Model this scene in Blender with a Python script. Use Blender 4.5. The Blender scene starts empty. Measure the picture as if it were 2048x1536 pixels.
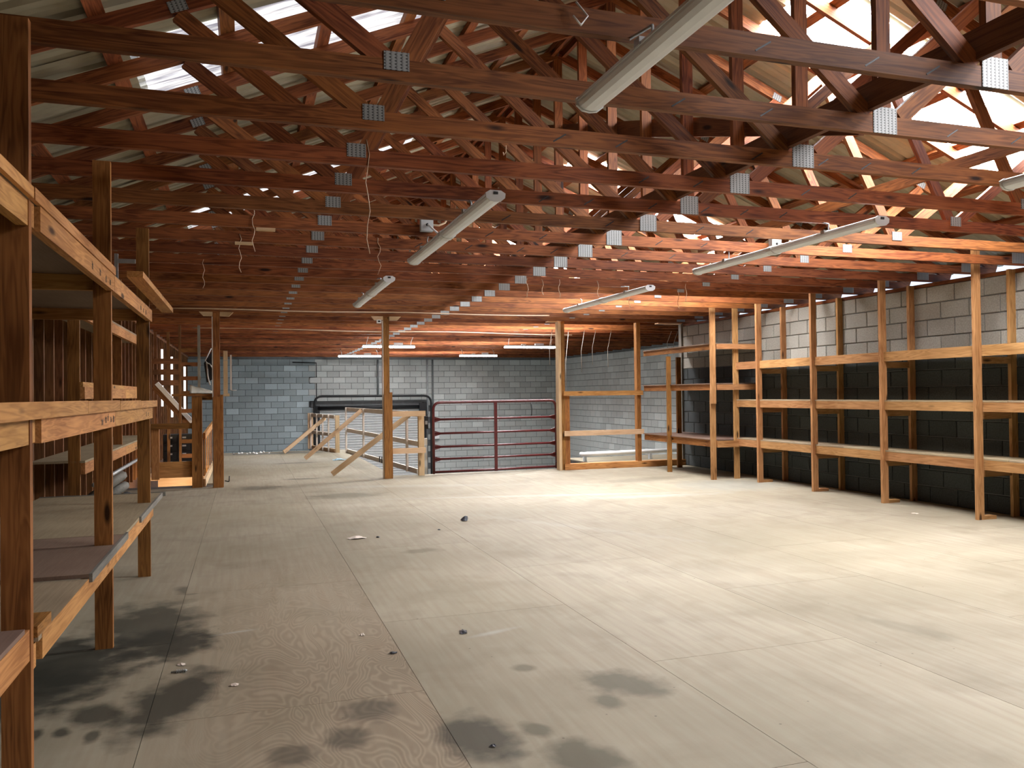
import bpy, math, random
from mathutils import Vector, Matrix
random.seed(7)
V = Vector
scn = bpy.context.scene
COL = scn.collection

# ------------------------------------------------------------------ camera
cam_d = bpy.data.cameras.new('camera'); cam = bpy.data.objects.new('camera', cam_d); COL.objects.link(cam)
cam_d.sensor_fit = 'HORIZONTAL'; cam_d.sensor_width = 36.0; cam_d.lens = 36.0 * 1634.8 / 2048.0
cam_d.clip_start = 0.05; cam_d.clip_end = 200
RW = Matrix(((0.95051313, -0.00740956, 0.31059603), (-0.3104626, 0.01511616, 0.9504654), (-0.01173755, -0.99985829, 0.01206771)))
right, down, fwd = RW.col[0], RW.col[1], RW.col[2]
M = Matrix.Identity(4)
for i in range(3):
    M[i][0] = right[i]; M[i][1] = -down[i]; M[i][2] = -fwd[i]
M[2][3] = 1.37
cam.matrix_world = M
scn.camera = cam

# ------------------------------------------------------------------ light and exposure
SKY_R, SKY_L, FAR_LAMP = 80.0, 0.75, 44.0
w = bpy.data.worlds.new('sky'); scn.world = w; w.use_nodes = True
w.node_tree.nodes['Background'].inputs[0].default_value = (0.62, 0.76, 1.0, 1)
w.node_tree.nodes['Background'].inputs[1].default_value = 1.3
vs = scn.view_settings
vs.view_transform = 'Standard'; vs.look = 'None'; vs.gamma = 1.0; vs.use_curve_mapping = False
vs.exposure = 0.52
scn.cycles.use_adaptive_sampling = True; scn.cycles.adaptive_threshold = 0.03
scn.cycles.max_bounces = 4; scn.cycles.diffuse_bounces = 2; scn.cycles.glossy_bounces = 1
scn.cycles.caustics_reflective = False; scn.cycles.caustics_refractive = False

# ------------------------------------------------------------------ materials
def nt(name):
    m = bpy.data.materials.new(name); m.use_nodes = True
    t = m.node_tree; t.nodes.clear()
    o = t.nodes.new('ShaderNodeOutputMaterial'); b = t.nodes.new('ShaderNodeBsdfPrincipled')
    t.links.new(b.outputs[0], o.inputs[0])
    return m, t, b
def N(t, typ, **kw):
    n = t.nodes.new('ShaderNode' + typ)
    for k, v in kw.items():
        if k.startswith('i_'): n.inputs[k[2:]].default_value = v
        elif k.startswith('n_'): n.inputs[int(k[2:])].default_value = v
        else: setattr(n, k, v)
    return n
def ramp(t, fac, stops):
    r = t.nodes.new('ShaderNodeValToRGB')
    e = r.color_ramp.elements
    e[0].position, e[0].color = stops[0][0], (*stops[0][1], 1)
    e[1].position, e[1].color = stops[-1][0], (*stops[-1][1], 1)
    for p, c in stops[1:-1]:
        x = e.new(p); x.color = (*c, 1)
    t.links.new(fac, r.inputs[0]); return r
def math_n(t, op, a, b=None, clamp=False):
    n = t.nodes.new('ShaderNodeMath'); n.operation = op; n.use_clamp = clamp
    for i, v in enumerate((a, b)):
        if v is None: continue
        if isinstance(v, (int, float)): n.inputs[i].default_value = v
        else: t.links.new(v, n.inputs[i])
    return n.outputs[0]
def mixc(t, fac, a, b, mode='MIX'):
    n = t.nodes.new('ShaderNodeMix'); n.data_type = 'RGBA'; n.blend_type = mode
    for i, v in ((0, fac), (6, a), (7, b)):
        if isinstance(v, (int, float)): n.inputs[i].default_value = v
        elif isinstance(v, tuple): n.inputs[i].default_value = (*v, 1)
        else: t.links.new(v, n.inputs[i])
    return n.outputs[2]

def wood(name, dark, light, knots=True, rough=0.6, var=0.28, grain=1.0):
    m, t, b = nt(name)
    tc = N(t, 'TexCoord'); oi = N(t, 'ObjectInfo')
    off = N(t, 'CombineXYZ'); t.links.new(math_n(t, 'MULTIPLY', oi.outputs['Random'], 37.0), off.inputs[0])
    t.links.new(math_n(t, 'MULTIPLY', oi.outputs['Random'], 91.0), off.inputs[1])
    add = N(t, 'VectorMath', operation='ADD'); t.links.new(tc.outputs['Object'], add.inputs[0]); t.links.new(off.outputs[0], add.inputs[1])
    mp = N(t, 'Mapping'); mp.inputs['Scale'].default_value = (0.9, 11, 11); t.links.new(add.outputs[0], mp.inputs[0])
    n1 = N(t, 'TexNoise', i_Scale=1.6, i_Detail=3.0, i_Distortion=0.6); t.links.new(mp.outputs[0], n1.inputs[0])
    rings = math_n(t, 'SINE', math_n(t, 'MULTIPLY', n1.outputs[0], 46.0))
    rings = math_n(t, 'MULTIPLY_ADD', rings, 0.5); t.nodes[-1].inputs[2].default_value = 0.5
    mp2 = N(t, 'Mapping'); mp2.inputs['Scale'].default_value = (2.5, 70, 70); t.links.new(add.outputs[0], mp2.inputs[0])
    n2 = N(t, 'TexNoise', i_Scale=1.5, i_Detail=2.0); t.links.new(mp2.outputs[0], n2.inputs[0])
    n3 = N(t, 'TexNoise', i_Scale=2.3, i_Detail=2.0); t.links.new(add.outputs[0], n3.inputs[0])
    f = math_n(t, 'ADD', math_n(t, 'MULTIPLY', rings, 0.30 * grain), math_n(t, 'MULTIPLY', n2.outputs[0], 0.55))
    f = math_n(t, 'ADD', f, math_n(t, 'MULTIPLY', math_n(t, 'SUBTRACT', n3.outputs[0], 0.5), 0.8), True)
    mid = tuple((a * 0.45 + c * 0.55) for a, c in zip(dark, light))
    r = ramp(t, f, [(0.08, dark), (0.45, mid), (0.85, light)])
    c = r.outputs[0]
    if knots:
        mp3 = N(t, 'Mapping'); mp3.inputs['Scale'].default_value = (1.7, 6.5, 6.5); t.links.new(add.outputs[0], mp3.inputs[0])
        vo = N(t, 'TexVoronoi', i_Scale=1.0); t.links.new(mp3.outputs[0], vo.inputs[0])
        k = ramp(t, vo.outputs['Distance'], [(0.07, (1, 1, 1)), (0.14, (0, 0, 0))])
        c = mixc(t, k.outputs[0], c, tuple(x * 0.25 for x in dark))
    hs = N(t, 'HueSaturation'); t.links.new(c, hs.inputs['Color'])
    v = math_n(t, 'MULTIPLY_ADD', oi.outputs['Random'], var); t.nodes[-1].inputs[2].default_value = 1 - var / 2
    t.links.new(v, hs.inputs['Value'])
    h2 = math_n(t, 'FRACT', math_n(t, 'MULTIPLY', oi.outputs['Random'], 17.3))
    hh = math_n(t, 'MULTIPLY_ADD', h2, 0.016); t.nodes[-1].inputs[2].default_value = 0.492
    t.links.new(hh, hs.inputs['Hue'])
    t.links.new(hs.outputs[0], b.inputs['Base Color'])
    b.inputs['Roughness'].default_value = rough
    b.inputs['Specular IOR Level'].default_value = 0.25
    return m
def plain(name, col, rough=0.6, metal=0.0, noise=0.12, scale=8.0, emit=None):
    m, t, b = nt(name)
    tc = N(t, 'TexCoord'); n = N(t, 'TexNoise', i_Scale=scale, i_Detail=4.0); t.links.new(tc.outputs['Object'], n.inputs[0])
    r = ramp(t, n.outputs[0], [(0.3, tuple(c * (1 - noise) for c in col)), (0.7, tuple(min(1, c * (1 + noise)) for c in col))])
    t.links.new(r.outputs[0], b.inputs['Base Color'])
    b.inputs['Roughness'].default_value = rough; b.inputs['Metallic'].default_value = metal
    if emit:
        b.inputs['Emission Color'].default_value = (*emit[0], 1); b.inputs['Emission Strength'].default_value = emit[1]
    return m
def blockmat(name, c1, c2, var=0.35):
    m, t, b = nt(name)
    tc = N(t, 'TexCoord'); oi = N(t, 'ObjectInfo')
    geo = N(t, 'NewGeometry')
    n = N(t, 'TexNoise', i_Scale=60.0, i_Detail=4.0); t.links.new(geo.outputs['Position'], n.inputs[0])
    n2 = N(t, 'TexNoise', i_Scale=0.9, i_Detail=3.0); t.links.new(geo.outputs['Position'], n2.inputs[0])
    r = ramp(t, n.outputs[0], [(0.3, c1), (0.7, c2)])
    hs = N(t, 'HueSaturation'); t.links.new(r.outputs[0], hs.inputs['Color'])
    rr = math_n(t, 'POWER', oi.outputs['Random'], 2.2)
    v = math_n(t, 'MULTIPLY_ADD', rr, var); t.nodes[-1].inputs[2].default_value = 0.78
    v = math_n(t, 'ADD', v, math_n(t, 'MULTIPLY', n2.outputs[0], 0.3))
    t.links.new(v, hs.inputs['Value']); t.links.new(hs.outputs[0], b.inputs['Base Color'])
    b.inputs['Roughness'].default_value = 0.9
    return m

MT = {}
MT['truss'] = wood('truss_wood', (0.078, 0.018, 0.005), (0.335, 0.114, 0.034), var=0.5)
MT['post'] = wood('post_wood', (0.15, 0.056, 0.013), (0.44, 0.195, 0.054))
MT['rack'] = wood('rack_wood', (0.25, 0.11, 0.036), (0.55, 0.30, 0.125), var=0.2)
MT['shelf'] = wood('shelf_wood', (0.33, 0.135, 0.037), (0.68, 0.345, 0.12), var=0.2)
MT['pale'] = wood('pale_lumber', (0.56, 0.37, 0.20), (0.82, 0.62, 0.40), var=0.14, grain=0.5)
MT['white_lumber'] = wood('bleached_lumber', (0.72, 0.62, 0.52), (0.88, 0.80, 0.71), var=0.1, grain=0.4, knots=False)
MT['stud'] = wood('stud_wood', (0.12, 0.05, 0.02), (0.32, 0.15, 0.06))
MT['sheath'] = wood('sheathing_wood', (0.05, 0.02, 0.01), (0.13, 0.06, 0.03), knots=False)
MT['deck'] = wood('deck_plywood', (0.28, 0.22, 0.14), (0.46, 0.37, 0.24), knots=False, var=0.2, grain=0.4)
MT['deck_brown'] = wood('brown_deck_plywood', (0.19, 0.125, 0.09), (0.30, 0.21, 0.155), knots=False, var=0.1, grain=0.3)
MT['trim_grey'] = wood('grey_edge_trim', (0.13, 0.13, 0.115), (0.36, 0.34, 0.29), knots=False, grain=0.3)
MT['brace_dark'] = wood('dark_brace_wood', (0.08, 0.025, 0.012), (0.20, 0.075, 0.03))
MT['steel'] = plain('galvanized_steel', (0.42, 0.44, 0.44), 0.45, 0.6)
MT['white_metal'] = plain('white_enamel', (0.72, 0.74, 0.75), 0.4, 0.0, 0.04)
MT['lens'] = plain('frosted_diffuser', (0.84, 0.88, 0.92), 0.35, 0.0, 0.03)
MT['box_grey'] = plain('grey_box', (0.52, 0.55, 0.56), 0.5)
MT['red'] = plain('maroon_paint', (0.095, 0.013, 0.014), 0.35, 0.0, 0.25, 20)
MT['black'] = plain('black_paint', (0.012, 0.013, 0.014), 0.5)
MT['wire'] = plain('cream_wire', (0.72, 0.55, 0.38), 0.6)
MT['cord'] = plain('grey_string', (0.42, 0.38, 0.32), 0.8)
MT['door'] = plain('roller_steel', (0.66, 0.67, 0.66), 0.5, 0.0, 0.06)
MT['conduit'] = plain('conduit', (0.22, 0.24, 0.24), 0.5)
MT['white'] = plain('white_plastic', (0.85, 0.85, 0.83), 0.5, 0, 0.03)
MT['paper'] = plain('paper_scrap', (0.80, 0.70, 0.60), 0.8)
MT['dark_plastic'] = plain('dark_plastic', (0.03, 0.035, 0.045), 0.4)
MT['blue_white'] = plain('blue_wrapper', (0.42, 0.62, 0.85), 0.5, 0, 0.5, 40)
MT['drawer'] = plain('dark_drawer', (0.022, 0.024, 0.026), 0.45)
MT['label'] = plain('label_card', (0.6, 0.6, 0.58), 0.6)
MT['sheet'] = plain('cream_roof_metal', (0.36, 0.33, 0.23), 0.5, 0.0, 0.12, 3)
MT['concrete'] = plain('concrete_slab', (0.34, 0.34, 0.32), 0.9, 0, 0.2, 2)
MT['mortar'] = plain('mortar', (0.17, 0.18, 0.18), 0.95)
MT['subfloor'] = plain('subfloor', (0.06, 0.05, 0.04), 0.9)
MT['fabric'] = plain('off_white_cloth', (0.80, 0.78, 0.66), 0.9, 0, 0.15, 12)
MT['dark_cloth'] = plain('dark_cloth', (0.03, 0.03, 0.032), 0.9)
MT['block'] = blockmat('block_grey', (0.25, 0.243, 0.21), (0.355, 0.345, 0.30), 0.25)
MT['block_blue'] = blockmat('block_blue_grey', (0.33, 0.40, 0.42), (0.43, 0.50, 0.515), 0.6)
MT['block_dark'] = blockmat('block_near_black', (0.035, 0.042, 0.042), (0.06, 0.07, 0.07), 0.4)  # near-black tone for the right wall's blocks below the top shelf
MT['block_far'] = blockmat('block_far_grey', (0.56, 0.60, 0.58), (0.70, 0.73, 0.70), 0.3)
MT['gap'] = plain('daylight_gap', (0.8, 0.8, 0.8), 0.6, 0, 0.02, emit=((1.0, 0.96, 0.92), 1.1))
MT['lamp_on'] = plain('lit_diffuser', (0.8, 0.85, 0.9), 0.4, 0, 0.02, emit=((0.80, 0.92, 1.0), FAR_LAMP))

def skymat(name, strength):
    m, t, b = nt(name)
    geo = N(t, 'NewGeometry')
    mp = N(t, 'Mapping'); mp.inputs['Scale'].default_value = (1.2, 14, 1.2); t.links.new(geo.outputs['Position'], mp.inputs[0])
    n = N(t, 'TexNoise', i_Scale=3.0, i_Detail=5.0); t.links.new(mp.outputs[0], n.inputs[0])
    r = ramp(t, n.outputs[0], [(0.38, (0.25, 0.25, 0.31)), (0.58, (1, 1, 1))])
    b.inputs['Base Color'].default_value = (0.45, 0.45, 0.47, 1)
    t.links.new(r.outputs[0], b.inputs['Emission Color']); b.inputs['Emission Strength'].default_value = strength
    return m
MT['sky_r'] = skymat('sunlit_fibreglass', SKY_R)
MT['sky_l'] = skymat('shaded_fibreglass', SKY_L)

def plate_mat():
    m, t, b = nt('toothed_plate')
    tc = N(t, 'TexCoord')
    sx = N(t, 'SeparateXYZ'); t.links.new(tc.outputs['Object'], sx.inputs[0])
    row = math_n(t, 'MULTIPLY', sx.outputs['Z'], 75.0)
    zig = math_n(t, 'ABSOLUTE', math_n(t, 'SUBTRACT', math_n(t, 'FRACT', row), 0.5))
    col = math_n(t, 'FRACT', math_n(t, 'ADD', math_n(t, 'MULTIPLY', sx.outputs['X'], 44.0), math_n(t, 'MULTIPLY', zig, 0.9)))
    slot = math_n(t, 'LESS_THAN', col, 0.36)
    gap = math_n(t, 'GREATER_THAN', zig, 0.13)
    f = math_n(t, 'MULTIPLY', slot, gap)
    c = mixc(t, f, (0.31, 0.325, 0.32), (0.06, 0.065, 0.065))
    t.links.new(c, b.inputs['Base Color']); b.inputs['Roughness'].default_value = 0.5; b.inputs['Metallic'].default_value = 0.15
    bp = N(t, 'Bump', i_Strength=0.6, i_Distance=0.004); t.links.new(f, bp.inputs['Height']); bp.invert = True
    t.links.new(bp.outputs[0], b.inputs['Normal'])
    return m
MT['plate'] = plate_mat()

def mapr0(t, v, a, c):
    n = N(t, 'MapRange'); n.inputs[1].default_value = a; n.inputs[2].default_value = c; t.links.new(v, n.inputs[0]); return n.outputs[0]
def floor_mat(zone, name):
    m, t, b = nt(name)
    geo = N(t, 'NewGeometry'); oi = N(t, 'ObjectInfo')
    P = geo.outputs['Position']
    rnd = N(t, 'CombineXYZ'); t.links.new(math_n(t, 'MULTIPLY', oi.outputs['Random'], 23.0), rnd.inputs[2])
    pa = N(t, 'VectorMath', operation='ADD'); t.links.new(P, pa.inputs[0]); t.links.new(rnd.outputs[0], pa.inputs[1])
    mp = N(t, 'Mapping'); mp.inputs['Scale'].default_value = (3.0, 1.1, 1.0); t.links.new(pa.outputs[0], mp.inputs[0])
    n1 = N(t, 'TexNoise', i_Scale=1.0, i_Detail=2.5, i_Distortion=0.7); n1.inputs['Roughness'].default_value = 0.45; t.links.new(mp.outputs[0], n1.inputs[0])
    s = math_n(t, 'SINE', math_n(t, 'MULTIPLY', n1.outputs[0], 210.0))
    lines = math_n(t, 'MULTIPLY_ADD', s, 0.5); t.nodes[-1].inputs[2].default_value = 0.5
    lines = math_n(t, 'POWER', lines, 1.6)
    # fine streaks along the sheets
    mp2 = N(t, 'Mapping'); mp2.inputs['Scale'].default_value = (28, 1.6, 1); t.links.new(pa.outputs[0], mp2.inputs[0])
    n2 = N(t, 'TexNoise', i_Scale=1.0, i_Detail=4.0); t.links.new(mp2.outputs[0], n2.inputs[0])
    n3 = N(t, 'TexNoise', i_Scale=0.55, i_Detail=5.0); t.links.new(P, n3.inputs[0])
    n4 = N(t, 'TexNoise', i_Scale=2.2, i_Detail=5.0, i_Distortion=0.4); t.links.new(P, n4.inputs[0])
    base = ramp(t, n3.outputs[0], [(0.3, (0.283, 0.251, 0.174)), (0.5, (0.357, 0.317, 0.230)), (0.72, (0.412, 0.371, 0.283))]).outputs[0]
    base = mixc(t, math_n(t, 'MULTIPLY', mapr0(t, n2.outputs[0], 0.35, 0.75), 0.5), base, (0.253, 0.201, 0.135))
    # where the grain shows: the worn column of sheets left of the middle
    sp = N(t, 'SeparateXYZ'); t.links.new(P, sp.inputs[0])
    X, Y = sp.outputs['X'], sp.outputs['Y']
    def mapr(v, a, c):
        n = N(t, 'MapRange'); n.inputs[1].default_value = a; n.inputs[2].default_value = c; t.links.new(v, n.inputs[0]); return n.outputs[0]
    col = math_n(t, 'MULTIPLY', math_n(t, 'GREATER_THAN', X, -0.405), math_n(t, 'LESS_THAN', X, 0.78))
    near = mapr(Y, 8.0, 4.6)
    wm = math_n(t, 'MULTIPLY', math_n(t, 'MULTIPLY', col, near), mapr(X, -0.42, 0.1))
    wm = math_n(t, 'ADD', math_n(t, 'MULTIPLY', wm, 0.62), math_n(t, 'MULTIPLY', mapr(n4.outputs[0], 0.5, 0.72), 0.16))
    base = mixc(t, math_n(t, 'MULTIPLY', wm, 0.7), base, (0.225, 0.146, 0.090))
    base = mixc(t, math_n(t, 'MULTIPLY', math_n(t, 'MULTIPLY', lines, wm), 0.85), base, (0.431, 0.352, 0.243))
    # green-grey dirt clouds
    base = mixc(t, math_n(t, 'MULTIPLY', mapr(n4.outputs[0], 0.48, 0.75), 0.45), base, (0.197, 0.173, 0.112))
    # stains and under-shelf shade: (x, y, rx, ry, angle, strength, rgb)
    nd = N(t, 'TexNoise', i_Scale=7.0, i_Detail=7.0); t.links.new(P, nd.inputs[0])
    D = (0.030, 0.030, 0.022)  # dark stain tone, deepened to carry the shade beneath the left shelf
    G = (0.10, 0.092, 0.058)
    stains = [(-0.55, 5.35, 0.30, 0.62, 0.1, 0.8, D), (-0.95, 4.75, 0.42, 0.55, 0.2, 0.9, D), (-0.42, 4.95, 0.24, 0.32, 0, 0.85, D), (-0.33, 4.02, 0.17, 0.42, -0.3, 0.85, D), (-1.0, 4.35, 0.30, 0.42, 0, 0.8, D),
              (-0.63, 3.96, 0.10, 0.16, 0.2, 0.8, D), (-0.73, 3.79, 0.035, 0.06, 0.2, 0.8, D), (-0.83, 3.80, 0.035, 0.06, 0, 0.8, D), (-0.60, 3.70, 0.03, 0.07, 0, 0.7, D),
              (-0.38, 6.27, 0.10, 0.14, 0, 0.6, D), (0.88, 3.16, 0.15, 0.24, 0.2, 0.75, D), (0.38, 3.34, 0.09, 0.11, 0, 0.6, D), (0.50, 3.60, 0.11, 0.15, 0, 0.55, D), (0.16, 3.25, 0.10, 0.1, 0, 0.55, D),
              (1.68, 3.53, 0.16, 0.20, 0.7, 0.75, G), (1.52, 3.34, 0.07, 0.08, 0.3, 0.7, G), (1.12, 3.15, 0.055, 0.09, 0.4, 0.7, G), (1.20, 2.86, 0.14, 0.18, 0.5, 0.8, G), (1.32, 3.88, 0.06, 0.06, 0, 0.6, G), (1.48, 7.10, 0.16, 0.10, 0, 0.5, G),
              (6.7, 10.4, 0.8, 0.7, 0, 0.45, (0.22, 0.24, 0.22)), (1.3, 11.4, 0.5, 0.3, 0, 0.5, G), (6.0, 11.6, 0.9, 0.25, 0.2, 0.35, G), (3.6, 3.75, 0.09, 0.3, 0.3, 0.3, G),
              (0.7, 20.6, 1.5, 0.35, 0.0, 0.6, (0.12, 0.13, 0.13)), (1.0, 17.4, 0.5, 0.16, 0, 0.6, D), (0.9, 14.0, 0.3, 0.12, 0, 0.5, D), (0.2, 12.9, 0.35, 0.3, 0, 0.5, D)]
    inz = lambda q: q[0] - 1.5 * max(q[2], q[3]) < zone[1] and q[0] + 1.5 * max(q[2], q[3]) > zone[0] and q[1] - 1.5 * max(q[2], q[3]) < zone[3] and q[1] + 1.5 * max(q[2], q[3]) > zone[2]
    wob = math_n(t, 'MULTIPLY', math_n(t, 'SUBTRACT', nd.outputs[0], 0.5), 1.5)
    for (sx_, sy_, rx, ry, an, st, cc) in filter(inz, stains):
        mm = N(t, 'Mapping', vector_type='TEXTURE')
        mm.inputs['Location'].default_value = (sx_, sy_, 0); mm.inputs['Rotation'].default_value = (0, 0, an); mm.inputs['Scale'].default_value = (rx, ry, 1)
        t.links.new(P, mm.inputs[0])
        ln = N(t, 'VectorMath', operation='LENGTH'); t.links.new(mm.outputs[0], ln.inputs[0])
        d = math_n(t, 'ADD', ln.outputs['Value'], wob)
        n = N(t, 'MapRange'); n.inputs[1].default_value = 1.25; n.inputs[2].default_value = 0.62; n.inputs[3].default_value = 0.0; n.inputs[4].default_value = st
        t.links.new(d, n.inputs[0])
        base = mixc(t, n.outputs[0], base, cc)
    # pale dusty drag marks
    for (sx_, sy_, rx, ry, an, st) in filter(inz, [(3.9, 10.3, 2.3, 0.10, -0.22, 0.5), (5.2, 9.7, 1.0, 0.16, -0.1, 0.55), (3.2, 7.8, 0.10, 1.4, 0.55, 0.3), (0.6, 18.2, 1.6, 1.2, 0, 0.35), (2.4, 12.2, 1.6, 0.2, -0.3, 0.35), (1.34, 4.52, 0.16, 0.03, 0.3, 0.7), (-0.06, 5.05, 0.10, 0.02, 0.2, 0.7)]):
        mm = N(t, 'Mapping', vector_type='TEXTURE')
        mm.inputs['Location'].default_value = (sx_, sy_, 0); mm.inputs['Rotation'].default_value = (0, 0, an); mm.inputs['Scale'].default_value = (rx, ry, 1)
        t.links.new(P, mm.inputs[0])
        ln = N(t, 'VectorMath', operation='LENGTH'); t.links.new(mm.outputs[0], ln.inputs[0])
        d = math_n(t, 'ADD', ln.outputs['Value'], wob)
        n = N(t, 'MapRange'); n.inputs[1].default_value = 1.3; n.inputs[2].default_value = 0.2; n.inputs[3].default_value = 0.0; n.inputs[4].default_value = st
        t.links.new(d, n.inputs[0]); base = mixc(t, n.outputs[0], base, (0.41, 0.395, 0.35))
    # specks
    vo = N(t, 'TexVoronoi', i_Scale=5.5); t.links.new(P, vo.inputs[0])
    k = ramp(t, vo.outputs['Distance'], [(0.025, (1, 1, 1)), (0.04, (0, 0, 0))])
    base = mixc(t, math_n(t, 'MULTIPLY', k.outputs[0], 0.7), base, (0.10, 0.08, 0.06))
    hs = N(t, 'HueSaturation'); t.links.new(base, hs.inputs['Color'])
    v = math_n(t, 'MULTIPLY_ADD', oi.outputs['Random'], 0.08); t.nodes[-1].inputs[2].default_value = 0.96
    t.links.new(v, hs.inputs['Value']); t.links.new(hs.outputs[0], b.inputs['Base Color'])
    b.inputs['Roughness'].default_value = 0.62; b.inputs['Specular IOR Level'].default_value = 0.3
    return m
FZ = {'floor_a': (-2.0, -0.4, -1.1, 8.5), 'floor_b': (-0.41, 0.79, -1.1, 8.5), 'floor_c': (0.77, 3.16, -1.1, 8.5), 'floor_d': (3.14, 8.0, -1.1, 8.5), 'floor_e': (-2.0, 3.16, 8.4, 22.0), 'floor_f': (3.14, 11.0, 8.4, 22.0)}
for zn in FZ: MT[zn] = floor_mat(FZ[zn], 'worn_plywood_' + zn)

# ------------------------------------------------------------------ mesh helpers
WM = {}
def link(name, mesh, mat, mw, parent=None):
    o = bpy.data.objects.new(name, mesh); COL.objects.link(o)
    if mesh is not None and mat is not None and len(mesh.materials) == 0: mesh.materials.append(MT[mat])
    WM[o] = mw.copy()
    if parent is not None:
        o.parent = parent
        o.matrix_basis = WM[parent].inverted() @ mw
    else:
        o.matrix_basis = mw
    return o
def tag(o, label=None, cat=None, group=None, kind=None):
    if label: o['label'] = label
    if cat: o['category'] = cat
    if group: o['group'] = group
    if kind: o['kind'] = kind
    return o
def ty(y): return 2.69 + 0.635 * round((y - 2.69) / 0.635)
def thing(name, loc, label, cat, group=None):
    o = link(name, None, None, Matrix.Translation(V(loc))); o.empty_display_size = 0.1
    return tag(o, label, cat, group)
BC = {}
def boxmesh(dx, dy, dz, mat):
    key = (round(dx, 3), round(dy, 3), round(dz, 3), mat)
    if key in BC: return BC[key]
    x, y, z = dx / 2, dy / 2, dz / 2
    vs_ = [(a * x, b * y, c * z) for a in (-1, 1) for b in (-1, 1) for c in (-1, 1)]
    fs = [(0, 1, 3, 2), (4, 6, 7, 5), (0, 4, 5, 1), (2, 3, 7, 6), (0, 2, 6, 4), (1, 5, 7, 3)]
    me = bpy.data.meshes.new('board'); me.from_pydata(vs_, [], fs); me.materials.append(MT[mat]); me.update()
    BC[key] = me; return me
def frame(p0, p1, up):
    p0, p1 = V(p0), V(p1); x = (p1 - p0).normalized(); up = V(up)
    z = (up - x * up.dot(x)).normalized(); y = z.cross(x)
    m = Matrix.Identity(4)
    for i in range(3): m[i][0], m[i][1], m[i][2], m[i][3] = x[i], y[i], z[i], (p0[i] + p1[i]) / 2
    return m
def board(parent, name, p0, p1, side, tall, mat, up=(0, 0, 1)):
    """stick from p0 to p1: `tall` along up, `side` across"""
    return link(name, boxmesh((V(p1) - V(p0)).length, side, tall, mat), mat, frame(p0, p1, up), parent)
def box(parent, name, lo, hi, mat):
    lo, hi = V(lo), V(hi); d = hi - lo; c = (lo + hi) / 2
    # long axis becomes local x so that grain runs along it
    ax = max(range(3), key=lambda i: d[i])
    if ax == 0: m = Matrix.Translation(c); dd = (d.x, d.y, d.z)
    elif ax == 1: m = Matrix.Translation(c) @ Matrix.Rotation(math.pi / 2, 4, 'Z'); dd = (d.y, d.x, d.z)
    else: m = Matrix.Translation(c) @ Matrix.Rotation(-math.pi / 2, 4, 'Y'); dd = (d.z, d.y, d.x)
    return link(name, boxmesh(*dd, mat), mat, m, parent)
def pyobj(parent, name, verts, faces, mat, loc=(0, 0, 0), smooth=False):
    me = bpy.data.meshes.new(name); me.from_pydata([tuple(V(v) - V(loc)) for v in verts], [], faces)
    me.materials.append(MT[mat]); me.update()
    if smooth:
        for p in me.polygons: p.use_smooth = True
    return link(name, me, mat, Matrix.Translation(V(loc)), parent)
def tube(parent, name, pts, r, mat, n=6, closed=False):
    pts = [V(p) for p in pts]; vs_, fs = [], []
    prev = None
    L = len(pts)
    for i, p in enumerate(pts):
        if closed: d = pts[(i + 1) % L] - pts[i - 1]
        else: d = pts[min(i + 1, L - 1)] - pts[max(i - 1, 0)]
        d.normalize()
        a = prev if prev is not None else (V((0, 0, 1)) if abs(d.z) < 0.9 else V((1, 0, 0)))
        a = (a - d * a.dot(d)); a = a.normalized() if a.length > 1e-6 else d.orthogonal().normalized()
        b = d.cross(a); prev = a
        for k in range(n):
            an = 2 * math.pi * k / n; vs_.append(p + a * math.cos(an) * r + b * math.sin(an) * r)
    for i in range(L if closed else L - 1):
        for k in range(n):
            i2 = (i + 1) % L
            fs.append((i * n + k, i * n + (k + 1) % n, i2 * n + (k + 1) % n, i2 * n + k))
    if not closed:
        fs.append(tuple(range(n - 1, -1, -1))); fs.append(tuple((L - 1) * n + k for k in range(n)))
    c = sum(pts, V()) / L
    return pyobj(parent, name, vs_, fs, mat, c, True)
def fillet(pts, r, seg=5):
    pts = [V(p) for p in pts]; out = [pts[0]]
    for a, b, c in zip(pts, pts[1:], pts[2:]):
        d1 = (a - b).normalized(); d2 = (c - b).normalized()
        for i in range(seg + 1):
            s = i / seg; p1 = b + d1 * r * (1 - s); p2 = b + d2 * r * s
            out.append(p1 * (1 - s) + p2 * s)
    out.append(pts[-1]); return out
def struct(o, label=None):
    o['kind'] = 'structure'
    if label: o['label'] = label
    return o
ORD = ['nearest', 'second', 'third', 'fourth', 'fifth', 'sixth', 'seventh', 'eighth', 'ninth', 'tenth', 'eleventh', 'twelfth', 'thirteenth', 'fourteenth', 'fifteenth', 'sixteenth', 'seventeenth', 'eighteenth', 'nineteenth', 'twentieth']

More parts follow.
